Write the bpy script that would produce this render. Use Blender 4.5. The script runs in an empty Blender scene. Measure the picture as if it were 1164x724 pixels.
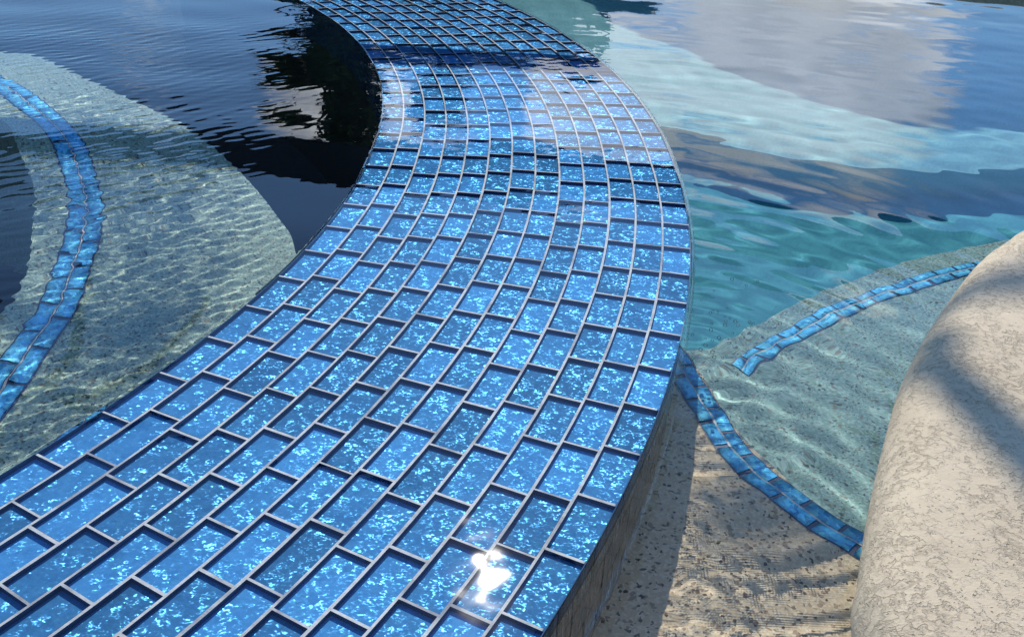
import bpy, bmesh, math, random
import numpy as np
from mathutils import Matrix, Vector
random.seed(7); rng = np.random.default_rng(11)
S = bpy.context.scene; C = S.collection

# ------------------------------------------------------------------ camera
F = 1153.6; TH = math.radians(29.03); RO = math.radians(-3.2); H = 0.42
c_, s_ = math.cos(RO), math.sin(RO)
ex = Vector((c_, -s_*math.sin(TH), -s_*math.cos(TH)))
ey = Vector((-s_, -c_*math.sin(TH), -c_*math.cos(TH)))
fw = Vector((0, math.cos(TH), -math.sin(TH)))
cam = bpy.data.objects.new('camera', bpy.data.cameras.new('camera')); C.objects.link(cam)
M = Matrix.Identity(4)
for i in range(3):
    M[i][0] = ex[i]; M[i][1] = -ey[i]; M[i][2] = -fw[i]
M[2][3] = H
cam.matrix_world = M
cam.data.sensor_width = 36; cam.data.lens = 36*F/1164
cam.data.clip_start = 0.02; cam.data.clip_end = 500
S.camera = cam

WZ = -0.062            # pool water level; spa water and wall top are z = 0
def surv(p, z, wz=None):
    """survey: point on the level z seen along a line of sight, bent at the water level wz"""
    d = (ex*(p[0]-582) + ey*(p[1]-362) + fw*F).normalized()
    if wz is None or z >= wz:
        t = (H-z)/-d.z
        return (d.x*t, d.y*t)
    t = (H-wz)/-d.z; q = Vector((d.x*t, d.y*t)); hv = Vector((d.x, d.y)); h = hv.length
    s = h/1.33; k = s/math.sqrt(1-s*s)*(wz-z)
    q = q + hv/h*k
    return (q.x, q.y)
def survs(ps, z, wz=None): return [surv(p, z, wz) for p in ps]
def smooth(pts, step=0.012):
    """Catmull-Rom through pts, resampled at an even step"""
    P = [np.array(p, float) for p in pts]
    P = [2*P[0]-P[1]] + P + [2*P[-1]-P[-2]]
    out = []
    for i in range(1, len(P)-2):
        a, b, c, d = P[i-1:i+3]
        for t in np.linspace(0, 1, 24, endpoint=False):
            out.append(.5*((2*b)+(-a+c)*t+(2*a-5*b+4*c-d)*t*t+(-a+3*b-3*c+d)*t**3))
    out.append(P[-2]); out = np.array(out)
    L = np.r_[0, np.cumsum(np.linalg.norm(np.diff(out, axis=0), axis=1))]
    n = max(2, int(L[-1]/step)+1); s = np.linspace(0, L[-1], n)
    return np.c_[np.interp(s, L, out[:, 0]), np.interp(s, L, out[:, 1])]

# ------------------------------------------------------------------ object helpers
def link(name, me, mats, parent=None):
    o = bpy.data.objects.new(name, me); C.objects.link(o)
    for m in (mats if isinstance(mats, (list, tuple)) else [mats]): me.materials.append(m)
    if parent: o.parent = parent
    return o
def bobj(name, bm, mats, parent=None, sm=False):
    bm.normal_update()
    me = bpy.data.meshes.new(name); bm.to_mesh(me); bm.free()
    if sm: me.polygons.foreach_set('use_smooth', [True]*len(me.polygons))
    return link(name, me, mats, parent)
def pobj(name, V, Fc, mats, parent=None, sm=False, mi=None):
    me = bpy.data.meshes.new(name)
    V = np.asarray(V, np.float32).reshape(-1, 3); Fc = np.asarray(Fc, np.int32)
    n, k = Fc.shape
    me.vertices.add(len(V)); me.vertices.foreach_set('co', V.ravel())
    me.loops.add(n*k); me.loops.foreach_set('vertex_index', Fc.ravel())
    me.polygons.add(n); me.polygons.foreach_set('loop_start', np.arange(0, n*k, k, dtype=np.int32))
    if sm: me.polygons.foreach_set('use_smooth', np.ones(n, bool))
    if mi is not None: me.polygons.foreach_set('material_index', np.asarray(mi, np.int32))
    me.update(calc_edges=True); me.validate()
    return link(name, me, mats, parent)
def tag(o, label=None, cat=None, group=None, kind=None):
    for k, v in (('label', label), ('category', cat), ('group', group), ('kind', kind)):
        if v: o[k] = v
    return o
def empty(name, loc=(0, 0, 0)):
    o = bpy.data.objects.new(name, None); C.objects.link(o); o.location = loc; o.empty_display_size = .1
    return o
def under(o, root):
    o.parent = root; o.location = -root.location; return o
def slab(bm, poly, ztop, zbot):
    vt = [bm.verts.new((p[0], p[1], ztop)) for p in poly]; vb = [bm.verts.new((p[0], p[1], zbot)) for p in poly]
    f = bm.faces.new(vt); f.normal_update()
    if f.normal.z < 0: f.normal_flip()
    n = len(poly)
    for i in range(n):
        j = (i+1) % n
        bm.faces.new((vt[i], vt[j], vb[j], vb[i]))
    bmesh.ops.triangulate(bm, faces=[f])
    bmesh.ops.recalc_face_normals(bm, faces=bm.faces)
def tube(bm, pts, rad, seg=10):
    rings = []
    for i, p in enumerate(pts):
        p = Vector(p); a = Vector(pts[max(i-1, 0)]); b = Vector(pts[min(i+1, len(pts)-1)])
        t = (b-a).normalized(); u = t.orthogonal().normalized(); w = t.cross(u)
        r = rad[i] if isinstance(rad, (list, tuple, np.ndarray)) else rad
        rings.append([bm.verts.new(p+(u*math.cos(2*math.pi*k/seg)+w*math.sin(2*math.pi*k/seg))*r) for k in range(seg)])
    for a, b in zip(rings, rings[1:]):
        for k in range(seg): bm.faces.new((a[k], a[(k+1) % seg], b[(k+1) % seg], b[k]))
    bm.faces.new(rings[0]); bm.faces.new(rings[-1])
def box(bm, lo, hi):
    bmesh.ops.create_cube(bm, size=1, matrix=Matrix.Translation([(a+b)/2 for a, b in zip(lo, hi)]) @ Matrix.Diagonal([b-a for a, b in zip(lo, hi)]+[1]))

# ------------------------------------------------------------------ materials
class NT:
    def __init__(s, name):
        s.m = bpy.data.materials.new(name); s.m.use_nodes = True; s.t = s.m.node_tree; s.t.nodes.clear()
        s.out = s.n('ShaderNodeOutputMaterial')
    def n(s, typ, ins=None, **kw):
        nd = s.t.nodes.new(typ)
        for k, v in kw.items(): setattr(nd, k, v)
        for k, v in (ins or {}).items():
            if hasattr(v, 'bl_idname') or isinstance(v, bpy.types.NodeSocket): s.t.links.new(v, nd.inputs[k])
            else: nd.inputs[k].default_value = v
        return nd
    def coord(s, scale=(1, 1, 1), rot=(0, 0, 0)):
        tc = s.n('ShaderNodeTexCoord')
        return s.n('ShaderNodeMapping', {'Vector': tc.outputs['Object'], 'Scale': scale, 'Rotation': rot}).outputs[0]
    def ramp(s, fac, stops, interp='LINEAR'):
        r = s.n('ShaderNodeValToRGB', {'Fac': fac}); r.color_ramp.interpolation = interp
        e = r.color_ramp.elements
        while len(e) < len(stops): e.new(.5)
        for q, (p, c) in zip(e, stops):
            q.position = p; q.color = (*c, 1) if len(c) == 3 else c
        return r.outputs[0]
    def mix(s, fac, a, b, blend='MIX'):
        return s.n('ShaderNodeMixRGB', {'Fac': fac, 'Color1': a, 'Color2': b}, blend_type=blend).outputs[0]
    def math(s, op, a, b=0., cl=False): return s.n('ShaderNodeMath', {0: a, 1: b}, operation=op, use_clamp=cl).outputs[0]
    def noise(s, vec, scale, detail=3, rough=.5, out=0): return s.n('ShaderNodeTexNoise', {'Vector': vec, 'Scale': scale, 'Detail': detail, 'Roughness': rough}).outputs[out]
    def vor(s, vec, scale, out='Color', feature='F1'): return s.n('ShaderNodeTexVoronoi', {'Vector': vec, 'Scale': scale}, feature=feature).outputs[out]
    def bump(s, h, strength=.5, dist=.001, normal=None):
        ins = {'Height': h, 'Strength': strength, 'Distance': dist}
        if normal is not None: ins['Normal'] = normal
        return s.n('ShaderNodeBump', ins).outputs[0]
    def done(s, sh):
        s.t.links.new(sh, s.out.inputs['Surface']); return s.m
    def pbr(s, **k):
        return s.done(s.n('ShaderNodeBsdfPrincipled', {a.replace('_', ' '): v for a, v in k.items()}).outputs[0])
def rgba(r, g, b): return (r, g, b, 1)

def mat_glass_tile(name='iridescent_blue_tile', tint=1.0):
    t = NT(name); v = t.coord()
    tile = t.n('ShaderNodeVertexColor', layer_name='tile').outputs[0]
    wob = t.noise(v, 260, 2, .6, out=1)
    vv = t.n('ShaderNodeVectorMath', {0: v, 1: t.n('ShaderNodeVectorMath', {0: wob, 'Scale': .003}, operation='SCALE').outputs[0]}, operation='ADD').outputs[0]
    cell = t.vor(vv, 380)
    cell2 = t.vor(vv, 170)
    cr = t.noise(t.coord(scale=(1, 1.35, 1)), 250, 1.6, .55, out=1)
    cen = t.n('ShaderNodeVectorMath', {0: t.mix(.25, cr, cell2), 1: (.5, .5, .5)}, operation='SUBTRACT').outputs[0]
    cen = t.n('ShaderNodeVectorMath', {0: cen, 1: (2.0, 2.0, .0)}, operation='MULTIPLY').outputs[0]
    geo = t.n('ShaderNodeNewGeometry').outputs['Normal']
    nrm = t.n('ShaderNodeVectorMath', {0: t.n('ShaderNodeVectorMath', {0: geo, 1: cen}, operation='ADD').outputs[0]}, operation='NORMALIZE').outputs[0]
    big = t.noise(v, 45, 3, .6)
    sep = t.n('ShaderNodeSeparateColor', {'Color': t.mix(.35, t.noise(v, 520, 3, .7, out=1), cell)})
    base = t.ramp(sep.outputs[1], [(0, (.050, .215, .47)), (.5, (.072, .28, .55)), (1, (.11, .37, .65))])
    base = t.mix(t.math('MULTIPLY', big, .55), base, rgba(.044, .20, .47))
    base = t.n('ShaderNodeHueSaturation', {'Hue': .5, 'Value': t.math('ADD', t.math('MULTIPLY', t.n('ShaderNodeSeparateColor', {'Color': tile}).outputs[0], .62), .68), 'Color': base}).outputs[0]
    if tint != 1:
        fl = t.n('ShaderNodeSeparateColor', {'Color': t.vor(vv, 260)})
        base = t.mix(t.ramp(fl.outputs[0], [(.45, (0,)*3), (.85, (.8,)*3)]), base, rgba(.10, .30, .42))
        base = t.mix(t.ramp(fl.outputs[1], [(.55, (0,)*3), (.8, (.6,)*3)]), base, rgba(.012, .07, .22))
    if tint != 1: base = t.mix(1., base, rgba(tint*.9, tint, tint*.8), 'MULTIPLY')
    foil = t.ramp(sep.outputs[2], [(0, (.04, .24, .55)), (.6, (.10, .40, .75)), (1, (.30, .66, .88))])
    d = t.n('ShaderNodeBsdfDiffuse', {'Color': base})
    g = t.n('ShaderNodeBsdfGlossy', {'Color': foil, 'Roughness': .29, 'Normal': nrm})
    pat = t.ramp(t.noise(v, 120, 2, .5), [(.42, (.03,)*3), (.68, (.24,)*3)])
    return t.done(t.n('ShaderNodeMixShader', {0: pat, 1: d.outputs[0], 2: g.outputs[0]}).outputs[0])
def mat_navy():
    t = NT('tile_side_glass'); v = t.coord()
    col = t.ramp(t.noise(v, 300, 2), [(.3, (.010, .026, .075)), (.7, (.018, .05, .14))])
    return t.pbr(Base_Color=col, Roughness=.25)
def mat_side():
    t = NT('side_tile_reflection_streaks'); v = t.coord(scale=(150, 150, 18))
    col = t.ramp(t.noise(v, 1., 4, .6), [(.42, (.004, .006, .010)), (.52, (.07, .085, .10)), (.75, (.26, .28, .30))])  # dark and pale streaks painted for reflections in the falling water
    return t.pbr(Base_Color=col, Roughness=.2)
def mat_grout():
    t = NT('pale_grout'); v = t.coord()
    col = t.ramp(t.noise(v, 140, 4, .7), [(.3, (.50, .53, .52)), (.7, (.76, .80, .78))])
    col = t.mix(t.ramp(t.noise(v, 16, 4, .65), [(.50, (0,)*3), (.64, (.6,)*3)]), col, rgba(.10, .12, .17))
    return t.pbr(Base_Color=col, Roughness=.7, Normal=t.bump(t.noise(v, 700, 3), .5, .0006))
def mat_aggregate(name, dark, mid, light, tint, fac):
    t = NT(name); v = t.coord()
    a = t.n('ShaderNodeSeparateColor', {'Color': t.vor(v, 480)}); b = t.n('ShaderNodeSeparateColor', {'Color': t.vor(v, 330)})
    col = t.ramp(a.outputs[0], [(0, dark), (.025, dark), (.07, mid), (.5, mid), (.85, light), (1, light)])
    col = t.mix(t.ramp(b.outputs[1], [(.90, (0,)*3), (.93, (.6,)*3)]), col, rgba(.22, .10, .045))
    col = t.mix(t.ramp(b.outputs[2], [(.97, (0,)*3), (.985, (.8,)*3)]), col, rgba(.02, .02, .022))
    col = t.mix(t.math('MULTIPLY', t.noise(v, 7, 4, .6), .30), col, rgba(mid[0]*.62, mid[1]*.62, mid[2]*.6))
    col = t.mix(fac, col, rgba(*tint), 'MULTIPLY')
    return t.pbr(Base_Color=col, Roughness=.75, Normal=t.bump(t.vor(v, 480, 'Distance'), .4, .0012))
def mat_plaster(name, a, b):
    t = NT(name); v = t.coord()
    col = t.ramp(t.noise(v, 9, 5, .65), [(.3, a), (.7, b)])
    sp = t.n('ShaderNodeSeparateColor', {'Color': t.vor(v, 240)})
    col = t.mix(t.math('MULTIPLY', sp.outputs[0], .35), col, rgba(a[0]*.55, a[1]*.6, a[2]*.62))
    return t.pbr(Base_Color=col, Roughness=.8)
def mat_water(name):
    t = NT(name)
    return t.done(t.n('ShaderNodeBsdfGlass', {'Color': rgba(1, 1, 1), 'Roughness': 0., 'IOR': 1.33}).outputs[0])
def mat_film(name, rough=.02, wav=None, veil=0.):
    """thin clear sheet of water: too thin to bend what is under it, so it only lets through and reflects"""
    t = NT(name)
    kw = {}
    if wav: 
        v = t.coord(scale=wav); kw['Normal'] = t.bump(t.noise(v, 1., 2, .5), 1., .02)
    fr = t.n('ShaderNodeFresnel', {'IOR': 1.33, **kw}).outputs[0]
    if wav: fr = t.math('ADD', t.math('MULTIPLY', fr, 1.), veil, True)
    return t.done(t.n('ShaderNodeMixShader', {0: fr, 1: t.n('ShaderNodeBsdfTransparent').outputs[0],
        2: t.n('ShaderNodeBsdfGlossy', {'Color': rgba(1, 1, 1), 'Roughness': rough, **kw}).outputs[0]}).outputs[0])
def mat_coping():
    t = NT('textured_beige_coping'); v = t.coord()
    wv = t.n('ShaderNodeVectorMath', {0: v, 1: t.n('ShaderNodeVectorMath', {0: t.noise(v, 60, 3, .6, out=1), 'Scale': .012}, operation='SCALE').outputs[0]}, operation='ADD').outputs[0]
    n1 = t.noise(v, 22, 4, .6)
    n2 = t.noise(wv, 120, 5, .62)
    ridge = t.ramp(n2, [(.38, (.25,)*3), (.46, (0,)*3), (.50, (1,)*3), (.56, (.8,)*3)])
    msk = t.ramp(n1, [(.48, (0,)*3), (.66, (1,)*3)])
    hgt = t.mix(msk, ridge, rgba(.95, .95, .95))
    col = t.ramp(t.noise(v, 14, 5, .6), [(.3, (.54, .435, .29)), (.7, (.67, .55, .375))])
    crack_shade = t.math('MULTIPLY', t.ramp(hgt, [(.02, (1,)*3), (.25, (0,)*3)]), .30)
    col = t.mix(crack_shade, col, rgba(.30, .225, .14))  # crack shadow painted in: hollows of the relief turn browner
    pit = t.ramp(t.noise(v, 380, 2, .5), [(.27, (1,)*3), (.33, (0,)*3)])
    col = t.mix(t.math('MULTIPLY', pit, .6), col, rgba(.14, .10, .07))  # pit holes darkened in colour too, as painted shade
    h2 = t.math('SUBTRACT', t.math('ADD', hgt, t.math('MULTIPLY', t.noise(v, 500, 3), .3)), t.math('MULTIPLY', pit, .5))
    return t.pbr(Base_Color=col, Roughness=.85, Normal=t.bump(h2, .75, .0016))
def mat_simple(name, a, b, scale, rough=.7, bump=0.):
    t = NT(name); v = t.coord(); n = t.noise(v, scale, 4, .6)
    kw = dict(Base_Color=t.ramp(n, [(.3, a), (.7, b)]), Roughness=rough)
    if bump: kw['Normal'] = t.bump(n, .5, bump)
    return t.pbr(**kw)

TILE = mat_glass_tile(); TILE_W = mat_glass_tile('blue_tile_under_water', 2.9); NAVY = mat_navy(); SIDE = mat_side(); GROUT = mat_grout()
SAND = mat_aggregate('sandy_pebble_plaster', (.07, .055, .04), (.80, .65, .41), (.96, .84, .60), (1, 1, 1), 0.)
SANDB = mat_aggregate('grey_green_pebble_plaster', (.09, .15, .15), (.28, .44, .41), (.46, .64, .60), (.8, 1, 1), .5)
BENCH = mat_aggregate('bench_pebble_plaster', (.04, .06, .05), (.34, .47, .37), (.60, .76, .60), (.9, 1, .95), .5)
TEAL = mat_plaster('deep_teal_plaster', (.05, .33, .41), (.08, .42, .49))
PALE = mat_plaster('pale_turquoise_plaster', (.19, .48, .51), (.25, .57, .59))
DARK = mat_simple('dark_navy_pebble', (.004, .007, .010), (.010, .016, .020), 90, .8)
WATER = mat_water('clear_water'); FILM = mat_film('water_film', .026); FALL = mat_film('falling_water', .05, (230, 230, 22), .12)
COPE = mat_coping()
DECK = mat_simple('beige_deck', (.42, .36, .28), (.55, .47, .37), 40, .85, .002)
BRONZE = mat_simple('dark_bronze_metal', (.012, .010, .009), (.02, .018, .016), 60, .4)
LEAF = mat_simple('leaf_green', (.02, .05, .012), (.05, .11, .03), 3, .6)
FROND = mat_simple('frond_green', (.03, .07, .015), (.06, .13, .03), 5, .5)
BARK = mat_simple('grey_brown_bark', (.08, .06, .045), (.18, .14, .10), 25, .9, .01)
LAWN = mat_simple('lawn_green', (.03, .07, .015), (.06, .12, .03), 60, .9, .02)

# ------------------------------------------------------------------ spa circle and the spillover wall
CX, CY, R_IN, R_OUT, ROWS = -1.48, 1.155, 1.302, 1.664, 13
def dr(ph): return .00075*max(0., -math.degrees(ph))       # the near end runs a little straighter
def pol(r, ph): return (CX+(r+dr(ph))*math.cos(ph), CY+(r+dr(ph))*math.sin(ph))
PH0, PH1 = math.radians(-62), math.radians(56)
def build_wall():
    root = empty('spillover_wall', (*pol(1.48, 0), -1.16))
    tag(root, 'curved raised spillover wall faced with glittering blue glass mosaic between spa and pool', 'spillover wall')
    def add(o): return under(o, root)
    pitch = (R_OUT-R_IN)/ROWS; LA = .0585; gx = .0010; gy = .0010; dep = .0032
    V = []; Fq = []; mi = []; colr = []
    gV = []; gF = []
    def quad(Vl, Fl, pts):
        b = len(Vl); Vl.extend(pts); Fl.append((b, b+1, b+2, b+3))
    offs = [0, .04, .10, -.14, -.20, .22, .28, .10, -.08, -.16, -.24, .15, .05]
    for k in range(ROWS):
        r1 = R_OUT-k*pitch; r0 = r1-pitch; rm = (r0+r1)/2
        off = offs[k]
        jit = 0
        for i in range(int(PH0*rm/LA)-2, int(PH1*rm/LA)+2):
            jit0 = jit; jit = random.gauss(0, .0006)
            a0 = ((i+off)*LA+jit0)/rm; a1 = ((i+1+off)*LA+jit)/rm
            if a1 < PH0 or a0 > PH1: continue
            a0 = max(a0, PH0); a1 = min(a1, PH1)
            w = gy*random.uniform(.8, 1.3)
            ia0 = a0+w/rm; ia1 = a1-w/rm; x0 = gx*random.uniform(.85, 1.2); x1 = gx*random.uniform(.85, 1.2)
            if k == 0: x1 = .0006
            if k == ROWS-1: x0 = .0006
            if ia1-ia0 < .004: continue
            ir0, ir1 = r0+x0, r1-x1
            sub = 2
            aa = [ia0+(ia1-ia0)*j/sub for j in range(sub+1)]; bb = [a0+(a1-a0)*j/sub for j in range(sub+1)]
            tone = random.random(); d = dep*random.uniform(.9, 1.12)
            P = lambda r, a, z: (*pol(r, a), z)
            tz = random.gauss(0, .00015)
            for j in range(sub):
                quad(V, Fq, [P(ir0, aa[j], -d), P(ir1, aa[j], -d), P(ir1, aa[j+1], -d), P(ir0, aa[j+1], -d)]); mi.append(0); colr.append(tone)
                quad(V, Fq, [P(ir0, aa[j], tz), P(ir0, aa[j+1], tz), P(ir0, aa[j+1], -d), P(ir0, aa[j], -d)]); mi.append(1); colr.append(tone)
                quad(V, Fq, [P(ir1, aa[j], tz), P(ir1, aa[j+1], tz), P(ir1, aa[j+1], -d), P(ir1, aa[j], -d)]); mi.append(1); colr.append(tone)
                quad(gV, gF, [P(r0, bb[j], 0), P(ir0, aa[j], 0), P(ir0, aa[j+1], 0), P(r0, bb[j+1], 0)])
                quad(gV, gF, [P(ir1, aa[j], 0), P(r1, bb[j], 0), P(r1, bb[j+1], 0), P(ir1, aa[j+1], 0)])
            for a, b in ((ia0, a0), (ia1, a1)):
                quad(V, Fq, [P(ir0, a, tz), P(ir1, a, tz), P(ir1, a, -d), P(ir0, a, -d)]); mi.append(1); colr.append(tone)
                quad(gV, gF, [P(r0, b, 0), P(r1, b, 0), P(ir1, a, 0), P(ir0, a, 0)])
    o = add(pobj('tile_top', V, Fq, [TILE, NAVY], mi=mi))
    ca = o.data.color_attributes.new('tile', 'FLOAT_COLOR', 'POINT')
    arr = np.ones((len(V), 4), np.float32); arr[:, 0] = np.repeat(colr, 4); arr[:, 1] = arr[:, 0]; arr[:, 2] = arr[:, 0]
    ca.data.foreach_set('color', arr.ravel())
    add(pobj('grout', gV, gF, GROUT))
    # core below the mosaic
    bm = bmesh.new(); N = 120
    ang = [PH0+(PH1-PH0)*i/N for i in range(N+1)]
    slab(bm, [pol(R_OUT-.006, a) for a in ang]+[pol(R_IN+.004, a) for a in reversed(ang)], -.0055, -1.35)
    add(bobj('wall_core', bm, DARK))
    # facing tiles on the pool side and the spa side: thin glass tiles with a grout gap
    for nm, rr, sgn in (('outer_side_tile', R_OUT-.0045, 1), ('inner_side_tile', R_IN+.0045, -1)):
        bm = bmesh.new()
        LA2 = .0585; n = int((PH1-PH0)*rr/LA2)
        for row in range(8):
            zt = -.0058-row*.0285; zb = zt-.0268
            for i in range(n):
                a0 = PH0+(i+(.45*row) % 1)*LA2/rr; a1 = a0+(LA2-.0026)/rr
                if a1 > PH1: continue
                q = []
                for r in (rr-sgn*.003, rr+sgn*.0035):
                    for z in (zb, zt):
                        for a in (a0, a1): q.append(bm.verts.new((*pol(r, a), z)))
                for f in ((4, 5, 7, 6), (0, 4, 6, 2), (1, 3, 7, 5), (2, 6, 7, 3), (0, 1, 5, 4)): bm.faces.new([q[t] for t in f])
        bmesh.ops.recalc_face_normals(bm, faces=bm.faces)
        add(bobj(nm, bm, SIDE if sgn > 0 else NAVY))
    return root
build_wall()

def strip_tiles(name, mid, width, length, z, parent, rows=2, gap=.0022, end_fade=0):
    """two rows of small glass tiles laid along the curve mid"""
    ST = .002; pts = smooth(mid, ST); L = len(pts)
    tan = np.gradient(pts, axis=0); tan /= np.linalg.norm(tan, axis=1)[:, None]; nor = np.c_[-tan[:, 1], tan[:, 0]]
    V = []; Fq = []; cl = []
    n = int(length/ST)
    gi = max(2, int(round(gap/.0016)))
    pit = width/rows
    for r in range(rows):
        o0 = -width/2+r*pit+gap/2; o1 = o0+pit-gap
        i = -(n//2)*(r % 2)
        while i+n < L:
            a, b = max(i, 0), i+n-gi; tone = random.random(); h = .002
            steps = list(range(a, b+1, 5)); 
            if steps[-1] != b: steps.append(b)
            base = len(V)
            for s in steps:
                for (o_, z_) in ((o0, z-.002), (o0, z+h), (o1, z+h), (o1, z-.002)):
                    V.append((*(pts[s]+nor[s]*o_), z_)); cl.append(tone)
            for q in range(len(steps)-1):
                k = base+4*q
                for e in range(3): Fq.append((k+e, k+e+1, k+e+5, k+e+4))
            k = base; Fq.append((k, k+1, k+2, k+3)); k = base+4*(len(steps)-1); Fq.append((k, k+3, k+2, k+1))
            i += n
    o = pobj(name, V, Fq, TILE_W)
    ca = o.data.color_attributes.new('tile', 'FLOAT_COLOR', 'POINT')
    arr = np.ones((len(V), 4), np.float32); arr[:, :3] = np.array(cl)[:, None]; ca.data.foreach_set('color', arr.ravel())
    # grout bed
    q0 = pts-nor*(width/2+.0004); q1 = pts+nor*(width/2+.0004)
    V = []; Fq = []
    for i in range(L):
        V += [(*q0[i], z+.0008), (*q1[i], z+.0008)]
        if i: Fq.append((2*i-2, 2*i-1, 2*i+1, 2*i))
    g = pobj('grout_bed', V, Fq, NAVY)
    V = []; Fq = []
    for i in range(L):
        w = .0009+.0003*math.sin(i*.37)
        V += [(*(pts[i]-nor[i]*w), z+.0016), (*(pts[i]+nor[i]*w), z+.0016)]
        if i: Fq.append((2*i-2, 2*i-1, 2*i+1, 2*i))
    g2 = pobj('grout_line', V, Fq, GROUT)
    for c in (o, g, g2):
        under(c, parent)
    return o, g, g2

# ------------------------------------------------------------------ spa bench and spa floor
RECV = []
ZB = -.30
right = [(-260, 90), (-120, 58), (0, 61), (33, 64), (62, 74.6), (95, 89), (145, 111), (178, 128.5), (224, 155), (257, 182), (286, 209), (315, 249), (331.6, 269), (338, 290)]
left = [(-300, 470), (-120, 415), (-40, 385), (0, 358), (20, 335), (33, 300), (38, 270), (39, 236), (35, 203), (27, 182), (16.6, 162), (0, 139), (-60, 120), (-260, 135)]
pr = smooth(survs(right, ZB, 0)); pl = smooth(survs(left, ZB, 0))
poly = [tuple(p) for p in pr]+[pol(1.33, math.radians(a)) for a in range(-14, -62, -4)]+[pol(1.2, math.radians(-64))]+[tuple(p) for p in pl]
b = empty('spa_bench', (pl[len(pl)//2][0], pl[len(pl)//2][1], -.95))
tag(b, 'crescent spa bench of speckled pebble plaster under water left of the blue wall', 'spa bench')
bm = bmesh.new(); slab(bm, poly, ZB, -.86)
o = bobj('bench_seat', bm, BENCH); under(o, b); RECV.append(o)
bo = [(0, 89), (37, 108), (62, 128.5), (89, 157.5), (105.7, 182), (114, 207), (119, 244.6), (117, 273.6), (112, 287), (101.5, 316), (89, 353.6), (54, 403), (27, 443), (0, 476)]
bi = [(-10, 100), (25, 126), (45.6, 143), (62, 168), (70, 195), (74.5, 222), (74.6, 250), (70, 280), (62, 302), (52, 332), (37, 360), (10, 400), (-12, 430), (-35, 460)]
mid = [((p[0]+q[0])/2, (p[1]+q[1])/2) for p, q in zip(bo, bi)]
mid = [(-120, 72), (-50, 79)]+mid+[(-70, 520)]
RECV += strip_tiles('tile_strip', survs(mid, ZB, 0), .042, .056, ZB, b, gap=.0036)
bm = bmesh.new()
N = 96
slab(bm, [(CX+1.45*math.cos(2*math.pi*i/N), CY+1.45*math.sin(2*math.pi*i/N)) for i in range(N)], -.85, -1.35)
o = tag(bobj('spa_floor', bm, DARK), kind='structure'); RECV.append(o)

# ------------------------------------------------------------------ pool floor, ledge and steps
Z1, Z2, Z3, Z4 = WZ-.055, WZ-.21, WZ-.95, WZ-.82
core = lambda *a: [pol(1.5, math.radians(x)) for x in a]
e1 = [(735, 345), (757, 370), (778, 397), (797, 424), (815, 453), (833, 482), (862, 515), (891, 540), (912, 563), (945, 587), (980, 607), (1040, 640), (1110, 668)]
p1 = smooth(survs(e1, Z1, WZ))
s1 = empty('pool_step', (float(p1[20][0]), float(p1[20][1]), Z2))
tag(s1, 'shallow sandy pebble step in the corner between blue wall and coping, topmost step', 'pool step', 'submerged pool steps')
bm = bmesh.new(); slab(bm, [tuple(p) for p in p1]+[(1.3, .3), (1.3, -.6), (-.6, -.6)]+core(-45, -35, -25, -15, -6), Z1, Z2-.01)
o = bobj('tread', bm, SAND); under(o, s1); RECV.append(o)
m1 = [(752, 385), (771, 414), (787, 440), (806, 469), (826, 502), (852, 532), (878, 552), (904, 573), (939, 597.5), (977, 620), (1040, 656), (1110, 685)]
RECV += strip_tiles('tile_strip', survs(m1, Z1, WZ), .028, .036, Z1, s1, gap=.002)
e2 = [(700, 395), (760, 398), (800, 393), (830, 384), (865, 367), (907, 345), (957, 322.5), (1007, 304), (1061, 289), (1115, 278), (1164, 270), (1230, 262)]
p2 = smooth(survs(e2, Z2, WZ))
s2 = empty('pool_step', (float(p2[40][0]), float(p2[40][1]), Z3))
tag(s2, 'wide grey pebble step under water with a bright blue tile line near its lip', 'pool step', 'submerged pool steps')
bm = bmesh.new(); slab(bm, [tuple(p) for p in p2]+[(1.6, 1.0), (1.6, -.7), (-.6, -.7)]+core(-48, -38, -28, -18, -8), Z2, Z3-.01)
o = bobj('tread', bm, SANDB); under(o, s2); RECV.append(o)
m2 = [(843, 420), (860, 407), (880, 393), (903, 382), (936, 364), (978, 345), (1019, 329), (1061, 316), (1110, 304), (1164, 294), (1220, 287)]
RECV += strip_tiles('tile_strip', survs(m2, Z2, WZ), .028, .036, Z2, s2, gap=.002)
e3 = [(600, 128), (680, 134), (752, 146), (800, 156), (860, 170), (930, 184), (1000, 191), (1080, 193), (1164, 192), (1260, 186)]
p3 = smooth(survs(e3, Z4, WZ), .03)
bm = bmesh.new(); slab(bm, [tuple(p) for p in p3]+[(3.6, 2.6), (3.6, 5.5), (-1., 5.5)]+core(60, 48, 38, 28), Z4, Z3-.02)
o = tag(bobj('pool_ledge', bm, PALE), kind='structure'); RECV.append(o)
bm = bmesh.new(); slab(bm, [(-3.6, -1.2), (3.6, -1.2), (3.6, 5.6), (-3.6, 5.6)], Z3, Z3-.2)
o = tag(bobj('pool_floor', bm, TEAL), kind='structure'); RECV.append(o)

# ------------------------------------------------------------------ sun
SEL, SAZ = math.radians(43.1), math.radians(-.9)
sd = Vector((math.sin(SAZ)*math.cos(SEL), math.cos(SAZ)*math.cos(SEL), math.sin(SEL)))
L = bpy.data.lights.new('sun', 'SUN'); L.energy = 4.2; L.angle = math.radians(.5); L.color = (1, .95, .88)
so = bpy.data.objects.new('sun', L); C.objects.link(so); so.rotation_euler = sd.to_track_quat('Z', 'Y').to_euler()
L.cycles.is_caustics_light = True

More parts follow.
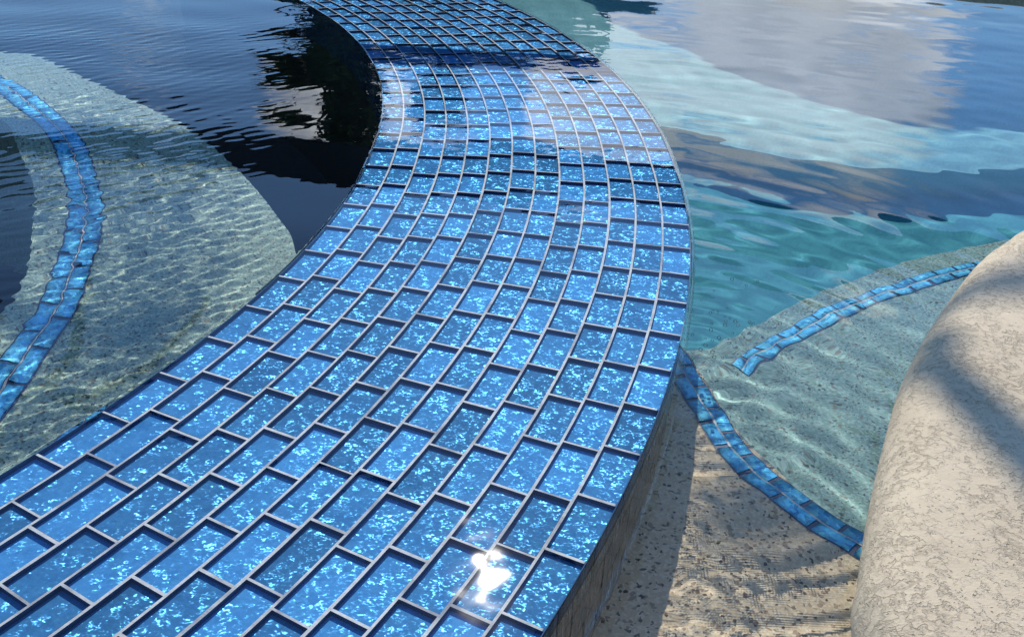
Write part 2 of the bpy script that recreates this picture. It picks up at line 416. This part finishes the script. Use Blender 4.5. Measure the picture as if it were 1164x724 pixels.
# ------------------------------------------------------------------ coping and deck
near = survs([(975, 709), (979, 650), (985, 600), (996, 540), (1008, 490), (1022, 440), (1040, 400), (1060, 365), (1085, 330), (1110, 300), (1137, 281), (1164, 265)], .005)
def toward_sun(p, z, zt):
    q = Vector(surv(p, z, WZ)); h = Vector((sd.x, sd.y))/1.33; q += h/math.sqrt(1-h.length_squared)*(WZ-z)
    return q+Vector((sd.x, sd.y))/sd.z*(zt-WZ)
far = [tuple(toward_sun(p, Z4, .02)) for p in [(1164, 122), (1040, 113), (870, 74), (700, 10), (560, -38)]]
edge = [(-1.9, -.3), (-1.2, -1.9), (-.4, -2.2), (.45, -1.9), (.55, -1.1), (.27, -.35), (.178, .05), (.178, .24)]+near+[(.72, 1.14), (1.05, 1.32), (1.6, 1.55), (2.2, 1.95), (2.4, 2.5)]+far+[(-2.0, 4.7), (-2.7, 4.2), (-2.9, 3.5), (-2.75, 2.9), (-2.34, 2.38)]
E_ = smooth(edge, .012)
def sweep_coping(name, pts, prof, mats, side=1):
    tan = np.gradient(pts, axis=0)
    for _ in range(6): tan[1:-1] = (tan[:-2]+tan[1:-1]*2+tan[2:])/4
    tan /= np.linalg.norm(tan, axis=1)[:, None]; nor = np.c_[tan[:, 1], -tan[:, 0]]*side
    K = len(prof); V = np.zeros((len(pts), K, 3))
    for k, (d, z) in enumerate(prof):
        V[:, k, :2] = pts+nor*d; V[:, k, 2] = z
    idx = np.arange(len(pts)*K).reshape(len(pts), K)
    Fq = np.stack([idx[:-1, :-1], idx[:-1, 1:], idx[1:, 1:], idx[1:, :-1]], -1).reshape(-1, 4)
    return pobj(name, V, Fq, mats, sm=True)
TOP = .03; rn = .036
prof = [(.10, -1.25), (.09, WZ-.03), (.085, -.10), (.02, -.095)]+[(rn-rn*math.cos(t)*1., TOP-rn+rn*math.sin(t)*1.) for t in np.linspace(-1.1, math.pi/2, 12)]+[(d, TOP) for d in (.08, .14, .2, .26)]
cop = sweep_coping('pool_coping', E_, prof, COPE)
tag(cop, 'beige knockdown textured pool coping with rounded nose at the right edge', 'coping')
bm = bmesh.new(); 
# rest of the pool outline, the rest of the spa rim and the deck with its opening

# ------------------------------------------------------------------ water
def grid(x0, x1, y0, y1, st):
    xs = np.arange(x0, x1, st); ys = np.arange(y0, y1, st); X, Y = np.meshgrid(xs, ys)
    idx = np.arange(X.size).reshape(X.shape)
    Fq = np.stack([idx[:-1, :-1], idx[:-1, 1:], idx[1:, 1:], idx[1:, :-1]], -1).reshape(-1, 4)
    return X, Y, Fq
def waves(X, Y, n, lam, slope, dirc, spread, seed):
    r = np.random.default_rng(seed); Z = np.zeros_like(X)
    for i in range(n):
        l = math.exp(r.uniform(math.log(lam[0]), math.log(lam[1]))); k = 2*math.pi/l; a = dirc+r.normal(0, spread)
        Z += slope/k*math.sqrt(2/n)*np.sin(k*(X*math.cos(a)+Y*math.sin(a))+r.uniform(0, 6.28)+.8*np.sin(2.1*X/l/6+r.uniform(0, 6))+.8*np.sin(2.3*Y/l/6+r.uniform(0, 6)))
    return Z
def keep(V, Fq, ok):
    m = ok.ravel()[Fq].all(1); Fq = Fq[m]; used = np.unique(Fq); mp = np.zeros(len(V), int); mp[used] = np.arange(len(used))
    return V[used], mp[Fq]
# spa
def axis(*seg):
    out = []
    for a, b, st in seg: out += list(np.linspace(a, b, int(round((b-a)/st)), endpoint=False))
    return np.array(out+[seg[-1][1]])
def grid2(xs, ys):
    X, Y = np.meshgrid(xs, ys); idx = np.arange(X.size).reshape(X.shape)
    return X, Y, np.stack([idx[:-1, :-1], idx[:-1, 1:], idx[1:, 1:], idx[1:, :-1]], -1).reshape(-1, 4)
X, Y, Fq = grid2(axis((-2.86, -1.1, .03), (-1.1, -.12, .0027)), axis((-.2, .45, .012), (.45, 1.95, .0029), (1.95, 2.3, .006), (2.3, 2.56, .012)))
rad = np.hypot(X-CX, Y-CY)
Z = .0028+waves(X, Y, 26, (.012, .034), .050, math.radians(133), .26, 3)*np.clip((Y-.45)/.55, .35, 1)*np.clip((1.85-Y)/.45, 0, 1)*np.clip((-.27-X)/.16, .05, 1)*np.clip((X+1.25)/.2, 0, 1)*(.55+.45*np.sin(7*X+3)*np.sin(6*Y+1))
Z += waves(X, Y, 10, (.08, .3), .010, math.radians(95), .5, 5)*np.clip((X+1.9)/.6, 0, 1)
V, Fk = keep(np.c_[X.ravel(), Y.ravel(), Z.ravel()], Fq, rad < R_IN+.0065+.00075*np.degrees(np.clip(-np.arctan2(Y-CY, X-CX), 0, 1.2)))
px, py = V[:, 0]-CX, V[:, 1]-CY; ra = np.hypot(px, py); rl = R_IN+.0005+.00075*np.degrees(np.clip(-np.arctan2(py, px), 0, 1.2)); k_ = np.minimum(1, rl/ra)
V[:, 0] = CX+px*k_; V[:, 1] = CY+py*k_
spa_w = tag(pobj('spa_water', V, Fk, WATER, sm=True), kind='structure')
# pool
xs = axis((-3.3, -.7, .07), (-.7, .0, .012), (.0, .34, .0021), (.34, 1.25, .0055), (1.25, 1.6, .012), (1.6, 2.9, .05))
ys = axis((-2.5, -.3, .07), (-.3, .2, .012), (.2, .36, .005), (.36, .86, .0022), (.86, 2.0, .0055), (2.0, 3.1, .011), (3.1, 4.0, .02), (4.0, 5.2, .06))
X, Y, Fq = grid2(xs, ys)
rad = np.hypot(X-CX, Y-CY); dw = np.clip(rad-R_OUT, 0, 9)
Z = waves(X, Y, 16, (.04, .2), .007, math.radians(60), .8, 9)+waves(X, Y, 8, (.2, .6), .006, math.radians(80), .6, 21)
Z += waves(X, Y, 18, (.015, .035), .018, 0, 2., 33)*np.exp(-dw/.06)
def ring(px, py, lam, slope, r0, ph=0.):
    q = surv((px, py), WZ); r = np.hypot(X-q[0], Y-q[1]); k = 2*math.pi/lam
    return slope/k*np.exp(-r/r0)*np.clip(r/lam-.2, .3, 1)*np.sin(k*r+ph)
Z += ring(778, 400, .034, .046, .26)+ring(800, 330, .05, .022, .3, 1.)+ring(775, 440, .045, .035, .25, 2.)+ring(700, 300, .06, .03, .5, 2.)+ring(745, 680, .015, .075, .05)+ring(742, 560, .016, .05, .05, 1.)+ring(750, 610, .02, .03, .07, 1.)
Z *= np.clip((4.2-Y)/1.2, 0, 1)*np.clip((1.9-X)/.35, 0, 1)*np.clip((X+.9)/.3, 0, 1)*np.clip((Y+.5)/.3, 0, 1)
V, Fk = keep(np.c_[X.ravel(), Y.ravel(), WZ+Z.ravel()], Fq, rad > R_OUT-.15)
pool_w = tag(pobj('pool_water', V, Fk, WATER, sm=True), kind='structure')
# sheet flowing over the wall and down its pool face
na, nr = 900, 120
A = np.linspace(PH0, PH1, na); rr = np.linspace(R_IN+.001, R_OUT-.001, nr)
AA, RR = np.meshgrid(A, rr, indexing='ij')
dra = np.array([dr(a) for a in A])[:, None]
X = CX+(RR+dra)*np.cos(AA); Y = CY+(RR+dra)*np.sin(AA)
Z = .0028+waves(X, Y, 14, (.05, .3), .006, math.radians(60), .8, 41)+waves(X, Y, 12, (.014, .035), .0075, math.radians(70), 1.2, 43)
lip = np.array([(R_OUT+.002, .0018), (R_OUT+.0042, -.0008), (R_OUT+.005, -.006), (R_OUT+.0052, -.03), (R_OUT+.0056, -.07), (R_OUT+.006, WZ-.004)])
V = np.concatenate([np.stack([X, Y, Z], -1), np.stack([CX+(lip[None, :, 0]+dra)*np.cos(A)[:, None], CY+(lip[None, :, 0]+dra)*np.sin(A)[:, None], np.repeat(lip[None, :, 1], na, 0)], -1)], 1)
K = nr+len(lip); idx = np.arange(na*K).reshape(na, K)
Fq = np.stack([idx[:-1, :-1], idx[:-1, 1:], idx[1:, 1:], idx[1:, :-1]], -1).reshape(-1, 4)
mi = np.tile((np.arange(K-1) >= nr+1).astype(int), na-1)
tag(pobj('spillway_water', V, Fq, [FILM, FALL], sm=True, mi=mi), kind='structure')

CAUSTIC = True
if CAUSTIC:
    for o in (spa_w, pool_w): o.cycles.is_caustics_caster = True
    for o in RECV: o.cycles.is_caustics_receiver = True

bm = bmesh.new(); rb = random.Random(5)
for i in range(70):
    q = surv((rb.gauss(812, 30), rb.gauss(378, 26)), WZ)
    if math.hypot(q[0]-CX, q[1]-CY) < R_OUT+.012: continue
    r = rb.choice((.0008, .001, .0012, .0015, .002))
    bmesh.ops.create_icosphere(bm, subdivisions=2, radius=r, matrix=Matrix.Translation((q[0], q[1], WZ+.001)))
tag(bobj('foam_bubbles', bm, FILM, sm=True), kind='stuff')
# ------------------------------------------------------------------ rim, deck things round the pool, and unseen palms added for their shadows
N = 150
a0, a1 = PH1+.004, PH0+2*math.pi-.004
prof2 = [(R_OUT+.02, -1.2), (R_OUT+.02, 0.), (R_OUT+.005, .022), (R_OUT-.03, .032), (R_IN+.02, .032), (R_IN-.015, .022), (R_IN-.03, 0.), (R_IN-.02, -.03), (R_IN, -.05), (R_IN, -1.2)]
V = np.array([[(CX+r*math.cos(a), CY+r*math.sin(a), z) for r, z in prof2] for a in np.linspace(a0, a1, N)])
idx = np.arange(N*len(prof2)).reshape(N, -1)
Fq = np.stack([idx[:-1, :-1], idx[:-1, 1:], idx[1:, 1:], idx[1:, :-1]], -1).reshape(-1, 4)
tag(pobj('curved_stone_wall', V, Fq, COPE, sm=True), 'beige stone rim closing the spa circle outside the blue tiled stretch', 'spa rim')
def inside(X, Y, poly):
    r = np.zeros(X.shape, bool); n = len(poly)
    for i in range(n):
        (xa, ya), (xb, yb) = poly[i], poly[(i+1) % n]
        if ya == yb: continue
        r ^= ((ya > Y) != (yb > Y)) & (X < (xb-xa)*(Y-ya)/(yb-ya)+xa)
    return r
X, Y, Fq = grid(-8, 8, -6, 10, .08)
hole = inside(X, Y, [tuple(p) for p in E_[::8]]) | (np.hypot(X-CX, Y-CY) < 1.6)
near_edge = np.min(np.hypot(X[..., None]-E_[::6, 0], Y[..., None]-E_[::6, 1]), -1) < .16
V, Fk = keep(np.c_[X.ravel(), Y.ravel(), np.full(X.size, .024)], Fq, ~(hole | near_edge) | (np.hypot(X-CX, Y-CY) < 1.6) & False)
tag(pobj('deck', V, Fk, DECK), kind='structure')
bm = bmesh.new(); slab(bm, [(-80, -60), (80, -60), (80, 120), (-80, 120)], -1.4, -1.5)
tag(bobj('ground', bm, LAWN), kind='structure')
X, Y, Fq = grid(-80, 80, -60, 120, 2.)
V, Fk = keep(np.c_[X.ravel(), Y.ravel(), np.full(X.size, .01)], Fq, ~((np.abs(X) < 7.5) & (Y > -5.5) & (Y < 9.5)))
tag(pobj('lawn', V, Fk, LAWN), kind='structure')

r_ = empty('guard_rail', (-3.4, 1.95, .03))
tag(r_, 'low dark bronze guard rail board spanning the spa and pool beyond the frame top', 'guard rail')
bm = bmesh.new(); box(bm, (-3.45, 1.94, .285), (2.75, 1.963, .376)); bmesh.ops.bevel(bm, geom=bm.edges[:], offset=.004, segments=2, affect='EDGES')
under(bobj('rail_board', bm, BRONZE), r_)
for x in (-3.42, 2.72):
    bm = bmesh.new(); box(bm, (x-.025, 1.9635, .024), (x+.025, 2.0135, .40)); box(bm, (x-.05, 1.94, .024), (x+.05, 2.04, .034))
    under(bobj('post', bm, BRONZE), r_)

def leafy(bm, cen, rad, n, size):
    for _ in range(n):
        d = Vector((random.gauss(0, 1), random.gauss(0, 1), random.gauss(0, 1))).normalized()*random.random()**.45
        p = Vector((cen[0]+d.x*rad[0], cen[1]+d.y*rad[1], cen[2]+d.z*rad[2]))
        u = Vector((random.gauss(0, 1), random.gauss(0, 1), random.gauss(0, .6))).normalized(); w = u.orthogonal().normalized()
        s = size*random.uniform(.6, 1.4)
        bm.faces.new([bm.verts.new(q) for q in (p-u*s, p+w*s*.4, p+u*s, p-w*s*.4)])
def tree(name, label, cat, x, y, h, w, seed, group=None):
    random.seed(seed)
    t = empty(name, (x, y, .01)); tag(t, label, cat, group)
    bm = bmesh.new(); tube(bm, [(x, y, .0), (x+.02, y, h*.3), (x-.03, y+.02, h*.6), (x, y, h*.9)], [.07, .055, .035, .01])
    for k in range(5):
        a = k*1.3+random.random(); tube(bm, [(x, y, h*(.28+.08*k)), (x+w*.35*math.cos(a), y+w*.35*math.sin(a), h*(.45+.09*k)), (x+w*.7*math.cos(a), y+w*.7*math.sin(a), h*(.55+.09*k))], [.03, .02, .006], 6)
    under(bobj('trunk', bm, BARK), t)
    bm = bmesh.new()
    for k in range(20):
        a = random.uniform(0, 6.28); q = random.uniform(.1, .75)*w; zz = h*random.uniform(.14, .86)
        rr = w*random.uniform(.28, .5)*(1.15-.5*zz/h)
        leafy(bm, (x+q*math.cos(a), y+q*math.sin(a), zz), (rr, rr, rr*.75), 620, .07)
    under(bobj('crown', bm, LEAF), t)
tree('garden_tree', 'dense dark green garden tree, leftmost and tallest of the row mirrored in the spa', 'tree', -1.95, 9.6, 3.2, 1.1, 3, 'garden trees beyond the deck')
tree('garden_tree', 'dense dark green garden tree, second in the row mirrored in the spa', 'tree', -0.85, 9.9, 3.0, 1.1, 4, 'garden trees beyond the deck')
tree('garden_tree', 'dense dark green garden tree, third in the row mirrored in the blue wall', 'tree', -0.05, 9.5, 2.45, .85, 5, 'garden trees beyond the deck')
tree('garden_tree', 'low garden tree at the right end of the row mirrored beside the blue wall', 'tree', 0.55, 9.7, 2.1, .6, 6, 'garden trees beyond the deck')

def tosun(p, z, wz, Zt):
    q = Vector(surv(p, z, wz))
    if wz is not None and z < wz:
        h = Vector((sd.x, sd.y))/1.33; q += h/math.sqrt(1-h.length_squared)*(wz-z); z = wz
    return Vector((*(q+Vector((sd.x, sd.y))/sd.z*(Zt-z)), Zt))
def frond(bm, pts, half, seed):
    random.seed(seed)
    c = smooth([p[:2] for p in pts], .02); zz = np.interp(np.linspace(0, 1, len(c)), np.linspace(0, 1, len(pts)), [p[2] for p in pts])
    P3 = [Vector((*c[i], zz[i])) for i in range(len(c))]
    tube(bm, P3[::4], [.012*(1-.8*i/len(P3[::4])) for i in range(len(P3[::4]))], 6)
    n = len(P3)
    for i in range(int(n*.12), n-1):
        t = (P3[i+1]-P3[i]).normalized(); sdv = t.cross(Vector((0, 0, 1))).normalized()
        f = i/n; ln = half*2.6*(1-max(0, f-.75)*2.4)
        for sg in (-1, 1, -.35, .35):
            d = (t*.92+sdv*sg*.34+Vector((0, 0, random.uniform(-.25, .05)))).normalized(); w = d.cross(Vector((0, 0, 1))).normalized()*.011
            p = P3[i]; L_ = ln*random.uniform(.8, 1.1)
            bm.faces.new([bm.verts.new(q) for q in (p-w*.4, p+d*L_*.4-w, p+d*L_, p+d*L_*.4+w)])
def palm(label, x, y, h, targets, dirs, seed):  # unseen palms, added so fronds cast shadows on bench, step and coping
    t = empty('added_shade_palm', (x, y, .02)); tag(t, label, 'added shade palm', 'unseen palms added for shade round the pool')
    bm = bmesh.new(); tube(bm, [(x, y, .0), (x+.03, y, h*.35), (x, y+.03, h*.7), (x, y, h)], [.11, .085, .075, .06], 12)
    under(bobj('trunk', bm, BARK), t)
    top = Vector((x, y, h))
    for k, tg in enumerate(targets):
        bm = bmesh.new(); frond(bm, [top]+tg, .055, seed+k); under(bobj('frond', bm, FROND), t)
    for k, a in enumerate(dirs):
        v = Vector((math.cos(a), math.sin(a), 0))
        bm = bmesh.new(); frond(bm, [top, top+v*.6+Vector((0, 0, .25)), top+v*1.2+Vector((0, 0, .1)), top+v*1.7+Vector((0, 0, -.4))], .08, seed+20+k); under(bobj('frond', bm, FROND), t)
Zp = 3.7
A0 = tosun((40, 372), ZB, 0, Zp); A1 = tosun((180, 360), ZB, 0, Zp)
B0 = tosun((985, 588), Z1, WZ, Zp); B1 = tosun((850, 565), Z1, WZ, Zp)
C0 = tosun((1062, 378), TOP, None, 2.6); C1 = tosun((1164, 515), TOP, None, 2.6)
palm('unseen palm added left of the spa so its frond shades the underwater bench', -3.6, 6.0, 4.0, [[(A0*2+Vector((-3.6, 6.0, 4.0)))/3, A0, A1]], [1.6, 2.3, 3.0, 3.7, 4.4, .9], 50)
palm('unseen palm added right of the pool so its frond shades the sandy step', 3.4, 5.8, 4.0, [[(B0*2+Vector((3.4, 5.8, 4.)))/3, B0, B1]], [-1.2, -.5, .2, .9, 1.6, 2.2], 80)
palm('unseen palm added on the deck behind the coping so its frond shades the beige stone', .95, .2, 3.0, [[(C1*2+Vector((.95, .2, 3.0)))/3, C1, C0]], [-2.4, -1.7, -1., -.3, .3], 110)

# ------------------------------------------------------------------ world
W = bpy.data.worlds.new('World'); S.world = W; W.use_nodes = True; nt = W.node_tree; nt.nodes.clear()
N_ = lambda t, **k: (lambda n: ([setattr(n, a, v) for a, v in k.items()], n)[1])(nt.nodes.new(t))
sky = N_('ShaderNodeTexSky', sky_type='NISHITA', sun_disc=False, dust_density=.15, ozone_density=2.2, air_density=1., sun_elevation=SEL, sun_rotation=SAZ)
bg = N_('ShaderNodeBackground'); wo = N_('ShaderNodeOutputWorld'); bg.inputs[1].default_value = .15
nt.links.new(bg.outputs[0], wo.inputs[0])

def vm(op, a, b=None):
    n = N_('ShaderNodeVectorMath', operation=op)
    for i, q in enumerate((a, b)):
        if q is None: continue
        if isinstance(q, bpy.types.NodeSocket): nt.links.new(q, n.inputs[i])
        else: n.inputs[i].default_value = q
    return n
def mth(op, a, b=0., cl=False):
    n = N_('ShaderNodeMath', operation=op, use_clamp=cl)
    for i, q in enumerate((a, b)):
        if isinstance(q, bpy.types.NodeSocket): nt.links.new(q, n.inputs[i])
        else: n.inputs[i].default_value = q
    return n.outputs[0]
def ns(vec, sc, det, rough, out=0):
    n = N_('ShaderNodeTexNoise'); nt.links.new(vec, n.inputs['Vector']); n.inputs['Scale'].default_value = sc; n.inputs['Detail'].default_value = det; n.inputs['Roughness'].default_value = rough
    return n.outputs[out]
dirv = N_('ShaderNodeTexCoord').outputs['Generated']
wob = vm('SCALE', vm('SUBTRACT', ns(dirv, 5., 4, .6, 1), (.5, .5, .5)).outputs[0]); wob.inputs['Scale'].default_value = .10
dw_ = vm('NORMALIZE', vm('ADD', dirv, wob.outputs[0]).outputs[0]).outputs[0]
stretch = vm('MULTIPLY', dw_, (1., 1., 2.2)).outputs[0]
fb = ns(stretch, 7., 7, .62); fb2 = ns(stretch, 2.2, 4, .55)
tot = None
# cumulus: azimuth, elevation, angular radius, strength
for az, el, rad_, st in ((4.9, 16.8, 5.5, 1.35), (-9, 18.6, 3.6, 1.5), (-13, 18.2, 3., 1.0), (-4, 18.8, 2., .6), (20, 21, 5, .95), (15, 12.5, 9.5, 1.1), (8, 12, 6, .95), (27, 16, 4, .6), (-20, 12, 2.2, .6), (-21, 17, 2., .4), (24, 27, 5, .6), (12, 19, 3.5, .55), (-50, 25, 14, .7), (60, 30, 16, .7), (150, 30, 25, .7), (-140, 35, 22, .7)):
    a_, e_ = math.radians(az), math.radians(el)
    c = (math.sin(a_)*math.cos(e_), math.cos(a_)*math.cos(e_), math.sin(e_))
    d = vm('DOT_PRODUCT', dw_, c).outputs['Value']
    mr = N_('ShaderNodeMapRange', interpolation_type='SMOOTHSTEP'); nt.links.new(d, mr.inputs[0])
    mr.inputs[1].default_value = math.cos(math.radians(rad_*1.25)); mr.inputs[2].default_value = math.cos(math.radians(rad_*.3)); mr.inputs[3].default_value = 0; mr.inputs[4].default_value = st
    tot = mr.outputs[0] if tot is None else mth('MAXIMUM', tot, mr.outputs[0])
den = mth('ADD', mth('MULTIPLY', mth('SUBTRACT', fb, .5), 2.0), mth('SUBTRACT', tot, .62))
cov = N_('ShaderNodeMapRange', interpolation_type='SMOOTHSTEP'); nt.links.new(den, cov.inputs[0]); cov.inputs[1].default_value = 0.; cov.inputs[2].default_value = .45
shade = N_('ShaderNodeValToRGB'); nt.links.new(fb2, shade.inputs[0])
e = shade.color_ramp.elements; e[0].position = .36; e[0].color = (3.2, 3.5, 4.0, 1); e[1].position = .62; e[1].color = (13.5, 14.2, 15., 1)
mixc = N_('ShaderNodeMixRGB'); nt.links.new(mth('MULTIPLY', cov.outputs[0], .92), mixc.inputs[0]); nt.links.new(vm('MULTIPLY', sky.outputs[0], (.66, .92, 1.18)).outputs[0], mixc.inputs[1]); nt.links.new(shade.outputs[0], mixc.inputs[2])
nt.links.new(mixc.outputs[0], bg.inputs[0])

# ------------------------------------------------------------------ render settings
S.render.engine = 'CYCLES'
S.cycles.use_denoising = True
S.cycles.max_bounces = 12; S.cycles.transmission_bounces = 8; S.cycles.transparent_max_bounces = 12
S.cycles.sample_clamp_indirect = 6
S.view_settings.view_transform = 'Standard'; S.view_settings.look = 'None'; S.view_settings.exposure = 0; S.view_settings.gamma = 1
